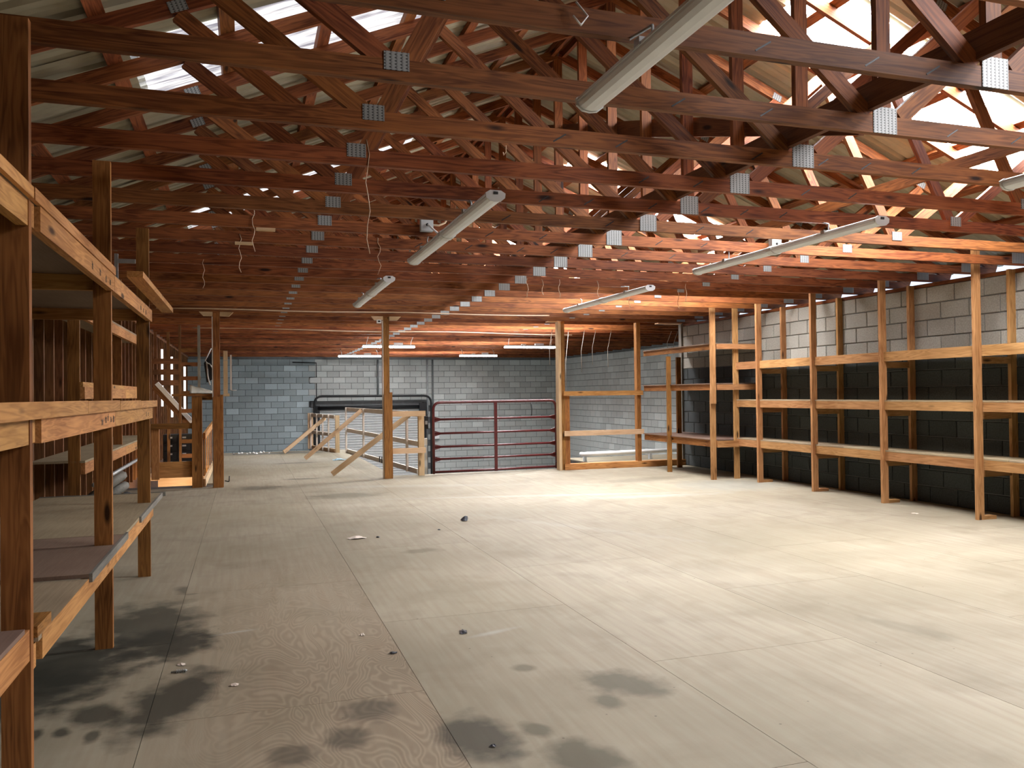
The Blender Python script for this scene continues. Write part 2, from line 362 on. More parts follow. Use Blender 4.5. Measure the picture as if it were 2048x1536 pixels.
# ------------------------------------------------------------------ structure: floor
floor = struct(box(None, 'floor', (-1.85, -6.0, -0.30), (7.9, 13.9, -0.022), 'subfloor'), 'plywood mezzanine floor of the storage loft')
cols = [-1.85, -1.59, -0.405, 0.78, 1.965, 3.15, 4.335, 5.52, 6.705, 7.89]
def sheet(x0, x1, y0, y1, par):
    if x1 - x0 < 0.02 or y1 - y0 < 0.02: return
    g = 0.0013; xm, ym = (x0 + x1) / 2, (y0 + y1) / 2
    fm = ('floor_a' if xm < -0.41 else 'floor_b' if xm < 0.78 else 'floor_c' if xm < 3.15 else 'floor_d') if y0 < 6.1 else ('floor_e' if xm < 3.15 else 'floor_f')
    box(par, 'plywood_sheet', (x0 + g, y0 + g, -0.020), (x1 - g, y1 - g, 0.0), fm)
for i in range(len(cols) - 1):
    y = 3.75 - 2.4 * 2 + (1.2 if i % 2 else 0.0)
    while y < 13.9:
        sheet(cols[i], cols[i + 1], max(y, -1.05), min(y + 2.4, 13.9 if cols[i] > 2.0 or cols[i] > -0.5 else 13.35), floor)
        y += 2.4
# far left strip (past the stair) and the strip behind the partition
floor_b = struct(box(None, 'floor', (-0.58, 13.9, -0.30), (2.40, 21.2, -0.022), 'subfloor'), 'plywood walkway running back to the block wall')
for x0, x1 in ((-0.58, 0.78), (0.78, 1.965), (1.965, 2.40)):
    y = 13.9
    while y < 21.2:
        sheet(x0, x1, y, min(y + 2.4, 21.2), floor_b); y += 2.4
floor_c = struct(box(None, 'floor', (6.42, 13.9, -0.30), (10.75, 16.1, -0.022), 'subfloor'), 'plywood landing behind the stud partition')
sheet(5.62, 6.42, 13.9, 14.35, floor_c)
for x0, x1 in ((6.42, 6.705), (6.705, 7.89), (7.89, 9.3), (9.3, 10.75)): sheet(x0, x1, 13.9, 16.1, floor_c)
struct(box(None, 'floor', (-2.0, 9.0, -3.0), (11.2, 28.4, -2.8), 'concrete'), 'concrete ground floor seen below the loft')

# ------------------------------------------------------------------ block walls
def blockmesh(L, H, T, mat):
    key = ('blk', round(L, 3), round(H, 3), T, mat)
    if key in BC: return BC[key]
    e = 0.006
    x, z = L / 2, H / 2
    vs_ = []
    for (yy, ins) in ((0.0, 0.0), (T - e, 0.0), (T, e)):
        vs_ += [(-x + ins, yy, -z + ins), (x - ins, yy, -z + ins), (x - ins, yy, z - ins), (-x + ins, yy, z - ins)]
    fs = []
    for a in (0, 4):
        for k in range(4): fs.append((a + k, a + (k + 1) % 4, a + 4 + (k + 1) % 4, a + 4 + k))
    fs.append((8, 9, 10, 11)); fs.append((3, 2, 1, 0))
    me = bpy.data.meshes.new('block'); me.from_pydata(vs_, [], fs); me.materials.append(MT[mat]); me.update()
    BC[key] = me; return me
def block_wall(name, label, lo, hi, axis, nrm, z0, z1, matf, keep, hole=None, backlo=None, backhi=None):
    """mortar slab + blocks proud of it. axis 'x' or 'y' = running direction; nrm = +-1 side facing the room; position plane = first comp"""
    plane, a0, a1 = lo
    slab = box(None, name, backlo, backhi, 'mortar'); struct(slab, label)
    ML, MH, g = 0.402, 0.2, 0.010
    cells = []
    r = 0; z = z0
    while z < z1 - 0.05:
        h_ = min(MH, z1 - z)
        a = a0 - (ML / 2 if r % 2 else 0)
        while a < a1:
            s, e = max(a, a0), min(a + ML, a1)
            if e - s > 0.06 and not (hole and hole(s, e, z, z + h_)): cells.append((s, e, z, h_))
            a += ML
        z += MH; r += 1
    cells.sort(key=keep)
    rest_v, rest_f = {}, {}
    for i, (s, e, z, h_) in enumerate(cells):
        mat = matf((s + e) / 2, z)
        me = blockmesh(e - s - g, h_ - g, 0.014, mat)
        c = ((s + e) / 2, plane, z + h_ / 2) if axis == 'x' else (plane, (s + e) / 2, z + h_ / 2)
        if axis == 'x': rot = Matrix.Identity(4) if nrm > 0 else Matrix.Rotation(math.pi, 4, 'Z')
        else: rot = Matrix.Rotation(math.pi / 2, 4, 'Z') if nrm < 0 else Matrix.Rotation(-math.pi / 2, 4, 'Z')
        mw = Matrix.Translation(V(c)) @ rot
        if i < 298:
            link('block', me, mat, mw, slab)
        else:
            vv = rest_v.setdefault(mat, []); ff = rest_f.setdefault(mat, []); b0 = len(vv)
            vv += [mw @ v.co for v in me.vertices]; ff += [tuple(b0 + k for k in p.vertices) for p in me.polygons]
    for mat in rest_v:
        o = pyobj(slab, 'block_courses', rest_v[mat], rest_f[mat], mat, sum(rest_v[mat], V()) / len(rest_v[mat])); o['kind'] = 'stuff'
    return slab
# right wall (X = 7.85)
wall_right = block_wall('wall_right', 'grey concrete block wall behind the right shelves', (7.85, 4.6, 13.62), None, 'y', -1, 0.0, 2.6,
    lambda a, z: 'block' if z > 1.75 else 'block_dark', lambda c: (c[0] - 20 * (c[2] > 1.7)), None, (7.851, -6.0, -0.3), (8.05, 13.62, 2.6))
box(wall_right, 'wall_plate', (7.842, 1.0, 2.602), (8.04, 13.62, 2.645), 'truss')
far_hole = lambda s, e, z0, z1: e > 2.25 and s < 5.95 and z0 < 1.02
wall_far = block_wall('wall_far', 'blue-grey concrete block wall across the far end', (28.0, -1.8, 10.8), None, 'x', -1, -2.8, 2.6,
    lambda a, z: 'block_blue' if a < 2.2 else 'block_far', lambda c: (0 if c[2] > 0.05 else -c[2] + 1) + (5 if c[0] < -0.7 else 0), far_hole, (-2.0, 28.001, -2.8), (11.0, 28.2, 2.774))
wall_fr = block_wall('wall_right_far', 'pale concrete block wall seen through the stud partition', (10.8, 13.7, 28.0), None, 'y', -1, -2.8, 2.6,
    lambda a, z: 'block_far', lambda c: (c[0] if c[0] > 17.5 and c[2] > -1.2 else 100 + c[0]), None, (10.801, 13.62, -2.8), (11.0, 28.0, 2.774))
struct(box(None, 'wall_wing', (8.05, 13.45, -2.8), (11.0, 13.62, 2.78), 'mortar'), 'return wall of the far wing')
struct(box(None, 'wall_back', (-2.1, -6.2, -0.3), (8.1, -6.0, 5.0), 'sheath'), 'wall behind the viewer')
struct(pyobj(None, 'wall_gable', [(-2.2, 28.05, 2.6), (8.3, 28.05, 2.6), (3.07, 28.05, 4.95), (-2.2, 28.2, 2.6), (8.3, 28.2, 2.6), (3.07, 28.2, 4.95)], [(0, 1, 2), (5, 4, 3), (0, 3, 4, 1), (1, 4, 5, 2), (2, 5, 3, 0)], 'sheath', (3, 28.1, 2.6)), 'boarded gable above the far block wall')
struct(box(None, 'wall_lower', (-2.0, 9.0, -2.8), (11.0, 9.15, -0.3), 'mortar'), 'ground floor cross wall under the loft')
# left stud wall
wall_left = struct(box(None, 'wall_left', (-1.85, -6.0, -2.8), (-1.80, 28.0, 2.78), 'sheath'), 'dark boarded stud wall behind the left shelves')
for i in range(64):
    y = 2.6 + 0.40 * i
    if y > 27.8: break
    box(wall_left, 'stud', (-1.80, y, 0.04), (-1.70, y + 0.038, 2.66), 'stud')
box(wall_left, 'top_plate', (-1.80, 1.0, 2.62), (-1.70, 28.0, 2.66), 'stud'); box(wall_left, 'bottom_plate', (-1.80, 1.0, 0.0), (-1.70, 13.3, 0.04), 'stud')

# ------------------------------------------------------------------ roof
PT = 5.0 / 12.0; RX = 3.07
def zc(X): return 3.46 + PT * (3.318 - abs(X - RX))        # centre line of the top chords
def zroof(X): return zc(X) + 0.09
CS = math.hypot(1, PT)
def corr(x0, x1, mat, key):
    """corrugated sheet .92 wide, ribs along the slope; x0..x1 horizontal run on the left slope"""
    if key in BC: return BC[key]
    prof = []
    W = 0.92; pitch = W / 4
    for i in range(4):
        o = i * pitch - W / 2
        prof += [(o, 0.0), (o + 0.055, 0.0), (o + 0.075, 0.012), (o + 0.085, 0.012), (o + 0.105, 0.0), (o + 0.160, 0.0), (o + 0.178, 0.030), (o + 0.205, 0.030)]
    prof.append((W / 2 + 0.01, 0.0))
    L = (x1 - x0) * CS
    vs_ = [(-L / 2, y, z) for y, z in prof] + [(L / 2, y, z) for y, z in prof]
    n = len(prof); fs = [(i, i + 1, n + i + 1, n + i) for i in range(n - 1)]
    me = bpy.data.meshes.new('roof_sheet'); me.from_pydata(vs_, [], fs); me.materials.append(MT[mat]); me.update()
    BC[key] = me; return me
def slope_frame(xa, xb, y):
    a = V((xa, y, zroof(xa))); b = V((xb, y, zroof(xb)))
    return frame(a, b, (0, 0, 1))
PY = [-1.95 + 0.62 * i for i in range(9)]
for side, sgn in (('left', -1), ('right', 1)):
    root = struct(link('ceiling_' + side, None, None, Matrix.Translation(V((RX + sgn * 2.6, 10.0, 3.8)))), 'underside of the ' + side + ' roof slope, cream corrugated metal with skylights')
    X = lambda d: RX + sgn * d
    for j in range(-13, 26):
        y = 5.53 + 0.92 * j
        if y > 28.4 or y < -6.2: continue
        if j in (-5, 0, 5, 10, 15, 20):
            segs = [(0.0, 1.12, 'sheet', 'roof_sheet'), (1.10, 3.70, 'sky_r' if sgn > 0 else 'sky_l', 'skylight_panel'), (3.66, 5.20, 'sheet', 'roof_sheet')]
        else:
            segs = [(0.0, 5.20, 'sheet', 'roof_sheet')]
        for d0, d1, mat, nm in segs:
            me = corr(d0, d1, mat, ('corr', d0, d1, mat))
            mw = slope_frame(X(d1) if sgn < 0 else X(d0), X(d0) if sgn < 0 else X(d1), y)
            o = link(nm, me, mat, mw, root)
            if nm == 'skylight_panel': o['label'] = 'translucent white corrugated skylight panel'
    for px in PY:
        d = RX - px; xx = X(d)
        a = V((xx, -5.9, zc(xx) + 0.068)); b_ = V((xx, 28.0, zc(xx) + 0.068))
        board(root, 'purlin', a, b_, 0.089, 0.036, 'truss', up=(-sgn * -PT * 1.0 if False else sgn * PT, 0, 1))
    board(root, 'ridge_board', (X(0.06), -5.9, 4.86), (X(0.06), 28.0, 4.86), 0.036, 0.10, 'truss')
wing = struct(box(None, 'ceiling_wing', (8.06, 13.6, 2.775), (10.95, 28.2, 2.80), 'sheath'), 'flat boarded ceiling over the far wing')

# ------------------------------------------------------------------ roof trusses
TY0, TS = 2.69, 0.635
ZB = 2.7005           # centre of the bottom chord
b1, t1, t2 = 2.47, 3.39, 1.70
def web(par, p0, p1, y):
    board(par, 'web', (p0[0], y, p0[1]), (p1[0], y, p1[1]), 0.036, 0.085, 'truss', up=(0.001, 0, 1) if abs(p1[0] - p0[0]) > 0.01 else (1, 0, 0))
def plate(par, x, z, w_, h_, y, ang=0.0):
    me = boxmesh(w_, 0.003, h_, 'plate')
    link('nail_plate', me, 'plate', Matrix.Translation(V((x, y - 0.0205, z))) @ Matrix.Rotation(-ang, 4, 'Y'), par)
for k in range(-13, 40):
    y = TY0 + TS * k
    if y > 27.8: break
    n = k + 1
    if n < 0: lab = 'red-brown roof truss behind the camera'
    elif n == 0: lab = 'roof truss nearest the camera, only its lower beam clipping the top right corner'
    elif n < len(ORD): lab = ORD[n] + ' red-brown roof truss counting back from the camera'
    else: lab = 'distant red-brown roof truss beyond the row of support posts'
    T = thing('roof_truss', (RX, y, 2.656), lab, 'roof truss', 'red-brown roof trusses')
    xr = 8.12 if y < 13.75 else 10.79
    ch = board(T, 'bottom_chord', (-1.69, y, ZB), (xr, y, ZB), 0.038, 0.089, 'truss')
    for s in (-1, 1):
        xa, xb = RX + s * 0.012, RX + s * 5.08
        board(T, 'top_chord', (xa, y, zc(xa)), (xb, y, zc(xb)), 0.038, 0.089, 'truss')
        # webs: slightly set back from the chord centre so that the ends butt
        web(T, (RX + s * t1, zc(RX + s * t1) - 0.05), (RX + s * (b1 + 0.05), 2.746), y)
        web(T, (RX + s * (b1 - 0.05), 2.746), (RX + s * t2, zc(RX + s * t2) - 0.05), y)
        web(T, (RX + s * t2, zc(RX + s * t2) - 0.05), (RX + s * 0.10, 2.746), y)
    board(T, 'king_post', (RX, y, 2.745), (RX, y, zc(RX) - 0.05), 0.085, 0.036, 'truss', up=(0, 1, 0))
    plate(T, RX, ZB + 0.022, 0.145, 0.132, y)
    for s in (-1, 1):
        plate(T, RX + s * b1, ZB + 0.036, 0.105, 0.076, y)
        if y < 14:
            a = math.atan(PT) * -s
            plate(T, RX + s * t1, zc(RX + s * t1) - 0.01, 0.095, 0.06, y, a)
            plate(T, RX + s * t2, zc(RX + s * t2) - 0.01, 0.095, 0.06, y, a)
    if y < 13.75: plate(T, 7.72, 2.74, 0.17, 0.13, y)
    if -1 < n < 10:
        for i in range(7):
            xm = 1.55 + 0.40 * i + random.uniform(-0.08, 0.08)
            if abs(xm - RX) < 0.13 or random.random() < 0.25: continue
            board(T, 'staple_mark', (xm - 0.035, y - 0.0195, ZB - 0.025), (xm + 0.035, y - 0.0195, ZB + 0.018), 0.0016, 0.007, 'black')
# long bracing boards nailed along the king posts
def single(name, lab, cat, p0, p1, a, b_, mat, up=(0, 0, 1), group=None):
    return tag(board(None, name, p0, p1, a, b_, mat, up), lab, cat, group)
single('brace_board', 'dark flat board lying along the lower beams beside the centre posts', 'brace', (2.985, 1.9, 2.835), (2.985, 12.2, 2.835), 0.036, 0.135, 'brace_dark')
single('brace_board', 'dark diagonal board climbing along the centre posts towards the ridge', 'brace', (3.155, 3.55, 2.80), (3.155, 9.4, 4.55), 0.036, 0.135, 'brace_dark')
single('brace_board', 'second dark diagonal board deeper among the roof centre posts', 'brace', (3.155, 10.6, 2.80), (3.155, 15.6, 4.5), 0.036, 0.135, 'brace_dark')
single('brace_board', 'narrow board tying the right-hand webs together under the skylight', 'brace', (4.95, 2.3, 3.0), (4.95, 8.2, 3.0), 0.036, 0.085, 'truss')

# ------------------------------------------------------------------ left shelving (front bays)
LS = thing('timber_shelf', (-0.75, 4.5, 0), 'tall timber shelving with three plywood decks along the left wall, nearest the camera', 'shelf')
for y in (1.18, 3.165, 4.965, 6.855):
    box(LS, 'post', (-0.788, y, 0.0), (-0.699, y + 0.038, 2.682), 'post')
    if y < 6: box(LS, 'rear_post', (-1.68, y, 0.0), (-1.60, y + 0.038, 2.62), 'post')
    for zz in (0.44, 1.22, 1.97):
        box(LS, 'cross_bearer', (-1.60, y + 0.0385, zz), (-0.70, y + 0.0765, zz + 0.085), 'shelf')
# front rails
for (ya, yb) in ((1.2, 3.163), (3.27, 5.008), (5.014, 6.94)):
    near = ya < 2
    xa, xb = (-0.738, -0.702) if near else (-0.722, -0.686)
    box(LS, 'front_rail', (xa, ya, 0.455 if not near else 0.482), (xb, yb, 0.545 if not near else 0.588), 'shelf')
    box(LS, 'front_rail', (xa, ya, 1.215), (xb, yb, 1.303), 'shelf')
    box(LS, 'front_rail', (xa, ya, 1.965), (xb, yb, 2.055), 'shelf')
# decks and lips
box(LS, 'deck', (-1.60, 1.2, 0.590), (-0.702, 3.10, 0.606), 'deck_brown')
box(LS, 'deck', (-1.60, 3.22, 0.530), (-0.688, 4.175, 0.546), 'deck')
box(LS, 'deck', (-1.60, 4.18, 0.548), (-0.686, 5.32, 0.566), 'deck_brown')
box(LS, 'deck', (-1.60, 5.33, 0.548), (-0.686, 7.54, 0.566), 'deck')
box(LS, 'edge_trim', (-0.686, 4.18, 0.528), (-0.672, 5.40, 0.568), 'trim_grey')
box(LS, 'edge_trim', (-0.686, 6.05, 0.528), (-0.672, 7.54, 0.568), 'trim_grey')
box(LS, 'edge_trim', (-1.60, 7.541, 0.535), (-0.65, 7.556, 0.572), 'trim_grey')
box(LS, 'deck', (-1.60, 1.2, 1.304), (-0.70, 5.03, 1.345), 'deck')
box(LS, 'deck', (-1.60, 5.04, 1.304), (-0.70, 7.06, 1.340), 'deck')
box(LS, 'deck_lip', (-0.699, 1.2, 1.3035), (-0.664, 4.05, 1.362), 'shelf'); box(LS, 'deck_lip', (-0.699, 4.055, 1.3035), (-0.664, 5.03, 1.360), 'shelf')
box(LS, 'deck_lip', (-0.699, 5.045, 1.3035), (-0.664, 6.0, 1.356), 'shelf'); box(LS, 'deck_lip', (-0.699, 6.005, 1.3035), (-0.664, 7.06, 1.352), 'shelf')
box(LS, 'deck', (-1.60, 1.2, 2.056), (-0.70, 6.9, 2.072), 'deck_brown')
box(LS, 'deck_lip', (-0.699, 1.2, 2.058), (-0.682, 3.16, 2.098), 'shelf'); box(LS, 'deck_lip', (-0.699, 3.18, 2.058), (-0.682, 5.03, 2.102), 'shelf')
# lumber stamps on the rails
for (yy, zz) in ((4.30, 2.005), (4.52, 2.005), (4.70, 1.995), (4.83, 2.0), (4.55, 1.255), (4.66, 1.262), (4.74, 1.27), (4.83, 1.262), (4.92, 1.258), (6.2, 2.005), (6.35, 2.0), (6.5, 2.0), (6.5, 1.255), (6.62, 1.255)):
    q = random.randint(2, 3)
    for i in range(q):
        box(LS, 'stamp_mark', (-0.6859, yy + 0.018 * i, zz - 0.018), (-0.6852, yy + 0.018 * i + 0.007, zz + random.uniform(0.0, 0.02)), 'black')
    box(LS, 'stamp_mark', (-0.6859, yy, zz + 0.004), (-0.6852, yy + 0.03, zz + 0.009), 'black')
tag(box(None, 'wood_offcut', (-0.760, 3.21, 0.5465), (-0.688, 3.42, 0.585), 'post'), 'short stub of lumber lying on the lowest left shelf by the nearest post', 'wood')
tag(box(None, 'loose_plank', (-0.675, 5.42, 2.105), (-0.585, 7.62, 2.143), 'shelf'), 'loose plank overhanging the far end of the top left shelf', 'plank')
bracket = thing('metal_bracket', (-0.70, 5.36, 2.073), 'small steel bracket standing on the top left shelf beside the loose plank', 'bracket')
box(bracket, 'upright', (-0.735, 5.355, 2.073), (-0.715, 5.375, 2.235), 'steel'); box(bracket, 'arm', (-0.714, 5.357, 2.180), (-0.62, 5.373, 2.205), 'steel')

# second, recessed unit further along the left wall
L2 = thing('timber_shelf', (-1.4, 10.0, 0), 'recessed timber shelving further back against the left stud wall', 'shelf')
for y in (7.60, 10.05, 12.45):
    box(L2, 'post', (-1.40, y, 0.0), (-1.311, y + 0.038, 2.80), 'post')
for (ya, yb) in ((7.60, 10.07), (10.075, 12.48)):
    for z0, z1 in ((0.74, 0.835), (1.37, 1.47), (2.04, 2.14)):
        box(L2, 'front_rail', (-1.309, ya, z0), (-1.272, yb, z1), 'shelf')
    for z0 in (0.836, 2.141):
        box(L2, 'deck', (-1.69, ya, z0), (-1.273, yb, z0 + 0.018), 'deck')
    box(L2, 'deck_lip', (-1.309, ya, 1.471), (-1.285, yb, 1.512), 'shelf')
tag(tube(None, 'steel_pipe', [(-1.288, 8.1, 0.60), (-1.288, 11.9, 0.60)], 0.02, 'steel', 8), 'thin grey pipe running under the recessed left shelf', 'pipe')
coil = thing('hose_coil', (-1.25, 8.9, 0.0), 'dark and tan hose coil on the floor behind the left shelf', 'hose')
for i in range(3):
    tube(coil, 'hose_loop', [(-1.30 + 0.2 * math.cos(a * 0.5236) * (1 - .1 * i), 8.75 + 0.25 * math.sin(a * 0.5236), 0.30 + 0.10 * i + 0.12 * math.cos(a * 0.5236)) for a in range(12)], 0.045, 'dark_cloth' if i == 0 else 'trim_grey', 7, True)

# ------------------------------------------------------------------ right shelving
RS = thing('timber_shelf', (7.55, 8.0, 0), 'long timber shelving with orange posts and three rails along the right block wall', 'rack')
RP = [3.9, 5.25, 6.59, 7.98, 9.25, 10.49, 11.10]
for i, y in enumerate(RP):
    xo = 7.235 if i == 2 else 7.29
    box(RS, 'post', (xo, y, 0.0), (xo + 0.085, y + 0.038, 2.92 if i == 2 else 2.70), 'rack')
    if i < 6:
        box(RS, 'rear_post', (7.755, y + 0.03, 0.0), (7.843, y + 0.068, 2.64), 'rack')
        box(RS, 'foot_block', (xo + 0.086, y + 0.002, 0.0), (xo + 0.25, y + 0.082, 0.036), 'rack')
    for zz in ((0.44, 1.045, 1.63) if i < 6 else ()):
        box(RS, 'cross_bearer', (7.38, y + 0.039, zz), (7.84, y + 0.0745, zz + 0.075), 'rack')
for i in range(len(RP) - 1):
    ya, yb = RP[i] + 0.041, RP[i + 1] + 0.0385
    if i == len(RP) - 2: ya, yb = RP[i] + 0.041, RP[i + 1] + 0.03
    for (z0, z1) in ((0.516, 0.622), (1.125, 1.225), (1.708, 1.822)):
        box(RS, 'front_rail', (7.332, ya, z0), (7.368, yb, z1), 'rack')
for (ya, yb) in ((3.9, 6.3), (6.305, 8.7), (8.705, 11.12)):
    box(RS, 'deck', (7.33, ya, 0.6225), (7.75, yb, 0.638), 'deck')
    box(RS, 'deck', (7.33, ya, 1.2255), (7.75, yb, 1.240), 'deck')
    box(RS, 'deck', (7.37, ya, 1.80), (7.75, yb, 1.815), 'deck')
# corner shelf between the right wall and the partition
CSH = thing('timber_shelf', (7.1, 12.3, 0), 'weathered corner shelving with sagging boards in front of the stud partition', 'rack')
box(CSH, 'post', (6.865, 11.09, 0.0), (6.95, 11.128, 1.40), 'rack'); box(CSH, 'post', (6.85, 11.05, 1.18), (6.935, 11.088, 2.70), 'rack')
box(CSH, 'post', (6.88, 12.49, 0.0), (6.955, 12.528, 1.98), 'post'); box(CSH, 'rear_post', (7.44, 13.15, 0.0), (7.53, 13.19, 2.0), 'post'); box(CSH, 'rear_post', (7.74, 11.14, 0.0), (7.83, 11.18, 2.66), 'post')
for z0, z1 in ((0.50, 0.607), (1.392, 1.484), (2.03, 2.112)):
    box(CSH, 'front_rail', (6.957, 11.13, z0), (6.994, 13.50, z1), 'post')
    box(CSH, 'end_rail', (6.96, 11.055, z0), (7.735, 11.089, z1 - 0.005), 'rack')
    box(CSH, 'deck', (6.93, 11.13, z1 + 0.001), (7.80, 13.50, z1 + 0.016), 'deck_brown')

# ------------------------------------------------------------------ stud partition behind the gate
PA = thing('stud_partition', (6.6, 13.62, 0), 'open stud partition with two pale horizontal rails beside the red gate', 'partition')
box(PA, 'stud', (5.305, 13.56, 0.0), (5.355, 13.70, 2.656), 'pale')
box(PA, 'stud', (5.357, 13.60, 0.0), (5.44, 13.70, 2.656), 'post'); box(PA, 'stud', (5.4405, 13.61, 0.11), (5.53, 13.70, 1.32), 'post')
box(PA, 'stud', (6.865, 13.60, 0.108), (6.945, 13.70, 2.656), 'post'); box(PA, 'stud', (7.80, 13.60, 0.108), (7.845, 13.70, 2.656), 'trim_grey')
box(PA, 'bottom_plate', (5.405, 13.555, 0.0), (7.845, 13.7, 0.107), 'shelf')
box(PA, 'rail', (5.385, 13.52, 1.322), (6.95, 13.555, 1.405), 'shelf'); box(PA, 'rail', (5.39, 13.52, 0.607), (6.96, 13.555, 0.697), 'pale')
box(PA, 'top_cap', (5.12, 13.56, 2.640), (5.30, 13.70, 2.655), 'pale'); box(PA, 'top_cap', (7.30, 13.56, 2.640), (7.795, 13.70, 2.655), 'pale')

# ------------------------------------------------------------------ support posts
def support(x0, y, label, wide_h):
    S = thing('support_post', (x0 + 0.05, y, 0), label, 'post')
    box(S, 'upper_board', (x0, y, 0.0), (x0 + 0.095, y + 0.075, 2.655), 'post')
    box(S, 'doubler', (x0 + 0.0955, y - 0.002, 0.0), (x0 + 0.138, y + 0.073, wide_h), 'post')
    box(S, 'doubler', (x0 - 0.004, y - 0.040, 0.0), (x0 + 0.128, y - 0.003, wide_h - 0.03), 'post')
    box(S, 'edge_board', (x0 - 0.018, y - 0.01, 0.0), (x0 - 0.005, y + 0.07, 2.60), 'white_lumber')
    cap = [(x0 - 0.20, 2.672), (x0 - 0.14, 2.61), (x0 - 0.006, 2.61), (x0 - 0.006, 2.672)]
    for s, nm in ((1, 'cap_gusset'), (-1, 'cap_gusset')):
        pts = cap if s > 0 else [(2 * (x0 + 0.047) - a, b_) for a, b_ in cap]
        n_ = len(pts)
        vv = [(a, y - 0.01, b_) for a, b_ in pts] + [(a, y + 0.06, b_) for a, b_ in pts]
        pyobj(S, nm, vv, [(0, 1, 2, 3), (7, 6, 5, 4)] + [(i, n_ + i, n_ + (i + 1) % n_, (i + 1) % n_) for i in range(n_)], 'pale', (x0, y, 2.6))
    return S
support(-0.455, 13.22, 'tall orange wooden post at the corner of the stairwell', 1.41)
support(2.175, 13.45, 'tall orange wooden post standing free before the pale railing', 1.42)
sb = thing('sensor_box', (2.09, 13.40, 2.58), 'little white box fixed under the beam beside the free-standing post', 'sensor')
box(sb, 'body', (2.06, 13.37, 2.555), (2.13, 13.43, 2.609), 'white'); box(sb, 'dark_lens', (2.075, 13.365, 2.57), (2.115, 13.3695, 2.595), 'black')

# ------------------------------------------------------------------ red tube gate
G = thing('farm_gate', (4.2, 13.8, 0), 'maroon steel tube gate with five rails and a centre upright', 'gate')
ga, gb = V((3.06, 13.72, 0)), V((5.36, 13.86, 0))
def gp(s, z): return ga.lerp(gb, s) + V((0, 0, z))
tube(G, 'outer_frame', fillet([gp(0, 0.015), gp(0, 1.235), gp(1, 1.245), gp(1, 0.015)], 0.13), 0.024, 'red', 8)
tube(G, 'bottom_rail', [gp(0.01, 0.045), gp(0.99, 0.045)], 0.021, 'red', 8)
for z in (0.265, 0.475, 0.705, 0.945):
    tube(G, 'rail', [gp(0.01, z), gp(0.99, z)], 0.019, 'red', 8)
for s in (0.012, 0.988):
    for z in (0.265, 0.475, 0.705, 0.945):
        d = 0.045 if s < 0.5 else -0.045
        p = [gp(s, z - 0.045), gp(s + d, z - 0.017), gp(s + d, z + 0.017), gp(s, z + 0.045)]
        nrm = V((0.0607, -0.998, 0)) * 0.012
        vv = [q + nrm for q in p] + [q - nrm for q in p]
        pyobj(G, 'corner_gusset', vv, [(0, 1, 2, 3), (7, 6, 5, 4), (0, 4, 5, 1), (1, 5, 6, 2), (2, 6, 7, 3), (3, 7, 4, 0)], 'red', gp(s, z))
board(G, 'centre_upright', gp(0.49, 0.02) + V((0, -0.028, 0)), gp(0.49, 1.235) + V((0, -0.028, 0)), 0.055, 0.012, 'red', up=(0, 1, 0))
for z in (0.14, 0.99):
    tube(G, 'hinge', [(5.30, 13.70, z), (5.345, 13.80, z)], 0.012, 'black', 6)
tube(G, 'hinge_strap', [(4.86, 13.79, 1.215), (4.87, 13.78, 1.1), (4.865, 13.785, 0.98)], 0.008, 'black', 5)

# ------------------------------------------------------------------ pale railing by the opening
RB = thing('timber_railing', (2.6, 17.0, 0), 'long pale timber railing running back from the gate, with studs and rails', 'railing')
pa, pb = V((2.345, 20.0, 0)), V((2.86, 13.83, 0))
def rp(s, z): return pa.lerp(pb, s) + V((0, 0, z))
board(RB, 'bottom_plate', rp(0, 0.045), rp(0.97, 0.045), 0.036, 0.088, 'white_lumber')
board(RB, 'top_rail', rp(0, 1.045), rp(0.99, 1.035), 0.036, 0.088, 'white_lumber')
board(RB, 'mid_rail', rp(0, 0.545), rp(0.99, 0.525), 0.036, 0.088, 'white_lumber')
off = V((-0.037, 0, 0))
for s in (0.004, 0.31, 0.62, 0.88):
    board(RB, 'stud', rp(s, 0.0) + off, rp(s, 1.09) + off, 0.036, 0.088, 'white_lumber', up=(0, 1, 0))
box(RB, 'end_post', (2.80, 13.70, 0.0), (2.895, 13.79, 1.03), 'pale')
box(RB, 'cross_rail', (2.325, 13.60, 1.012), (2.90, 13.637, 1.10), 'pale'); box(RB, 'cross_rail', (2.325, 13.60, 0.39), (2.90, 13.637, 0.48), 'pale')
board(RB, 'diagonal_brace', (1.21, 18.0, 0.04), (2.43, 18.07, 1.05), 0.036, 0.088, 'pale')
board(RB, 'diagonal_brace', (1.40, 14.2, 0.04), (2.76, 14.35, 1.02), 0.036, 0.088, 'pale')
for dy in (0, 0.1): board(RB, 'dark_stake', rp(0.56 + dy * 0.3, 0.02) + off * 1.6, rp(0.56 + dy * 0.3, 0.14) + off * 1.6, 0.02, 0.02, 'black', up=(0, 1, 0))
RA = thing('timber_railing', (1.9, 21.0, 0), 'short pale timber railing at the far edge of the loft floor', 'railing')
qa, qb = V((1.66, 21.9, 0)), V((2.06, 20.15, 0))
def rq(s, z): return qa.lerp(qb, s) + V((0, 0, z))
board(RA, 'bottom_plate', rq(0, 0.045), rq(1, 0.045), 0.036, 0.088, 'pale'); board(RA, 'top_rail', rq(0, 0.88), rq(1, 0.86), 0.036, 0.088, 'white_lumber'); board(RA, 'mid_rail', rq(0, 0.44), rq(1, 0.42), 0.036, 0.088, 'white_lumber')
for s in (0.0, 0.28, 0.55, 0.8): board(RA, 'stud', rq(s, 0.0) + off, rq(s, 0.92) + off, 0.036, 0.08, 'white_lumber', up=(0, 1, 0))
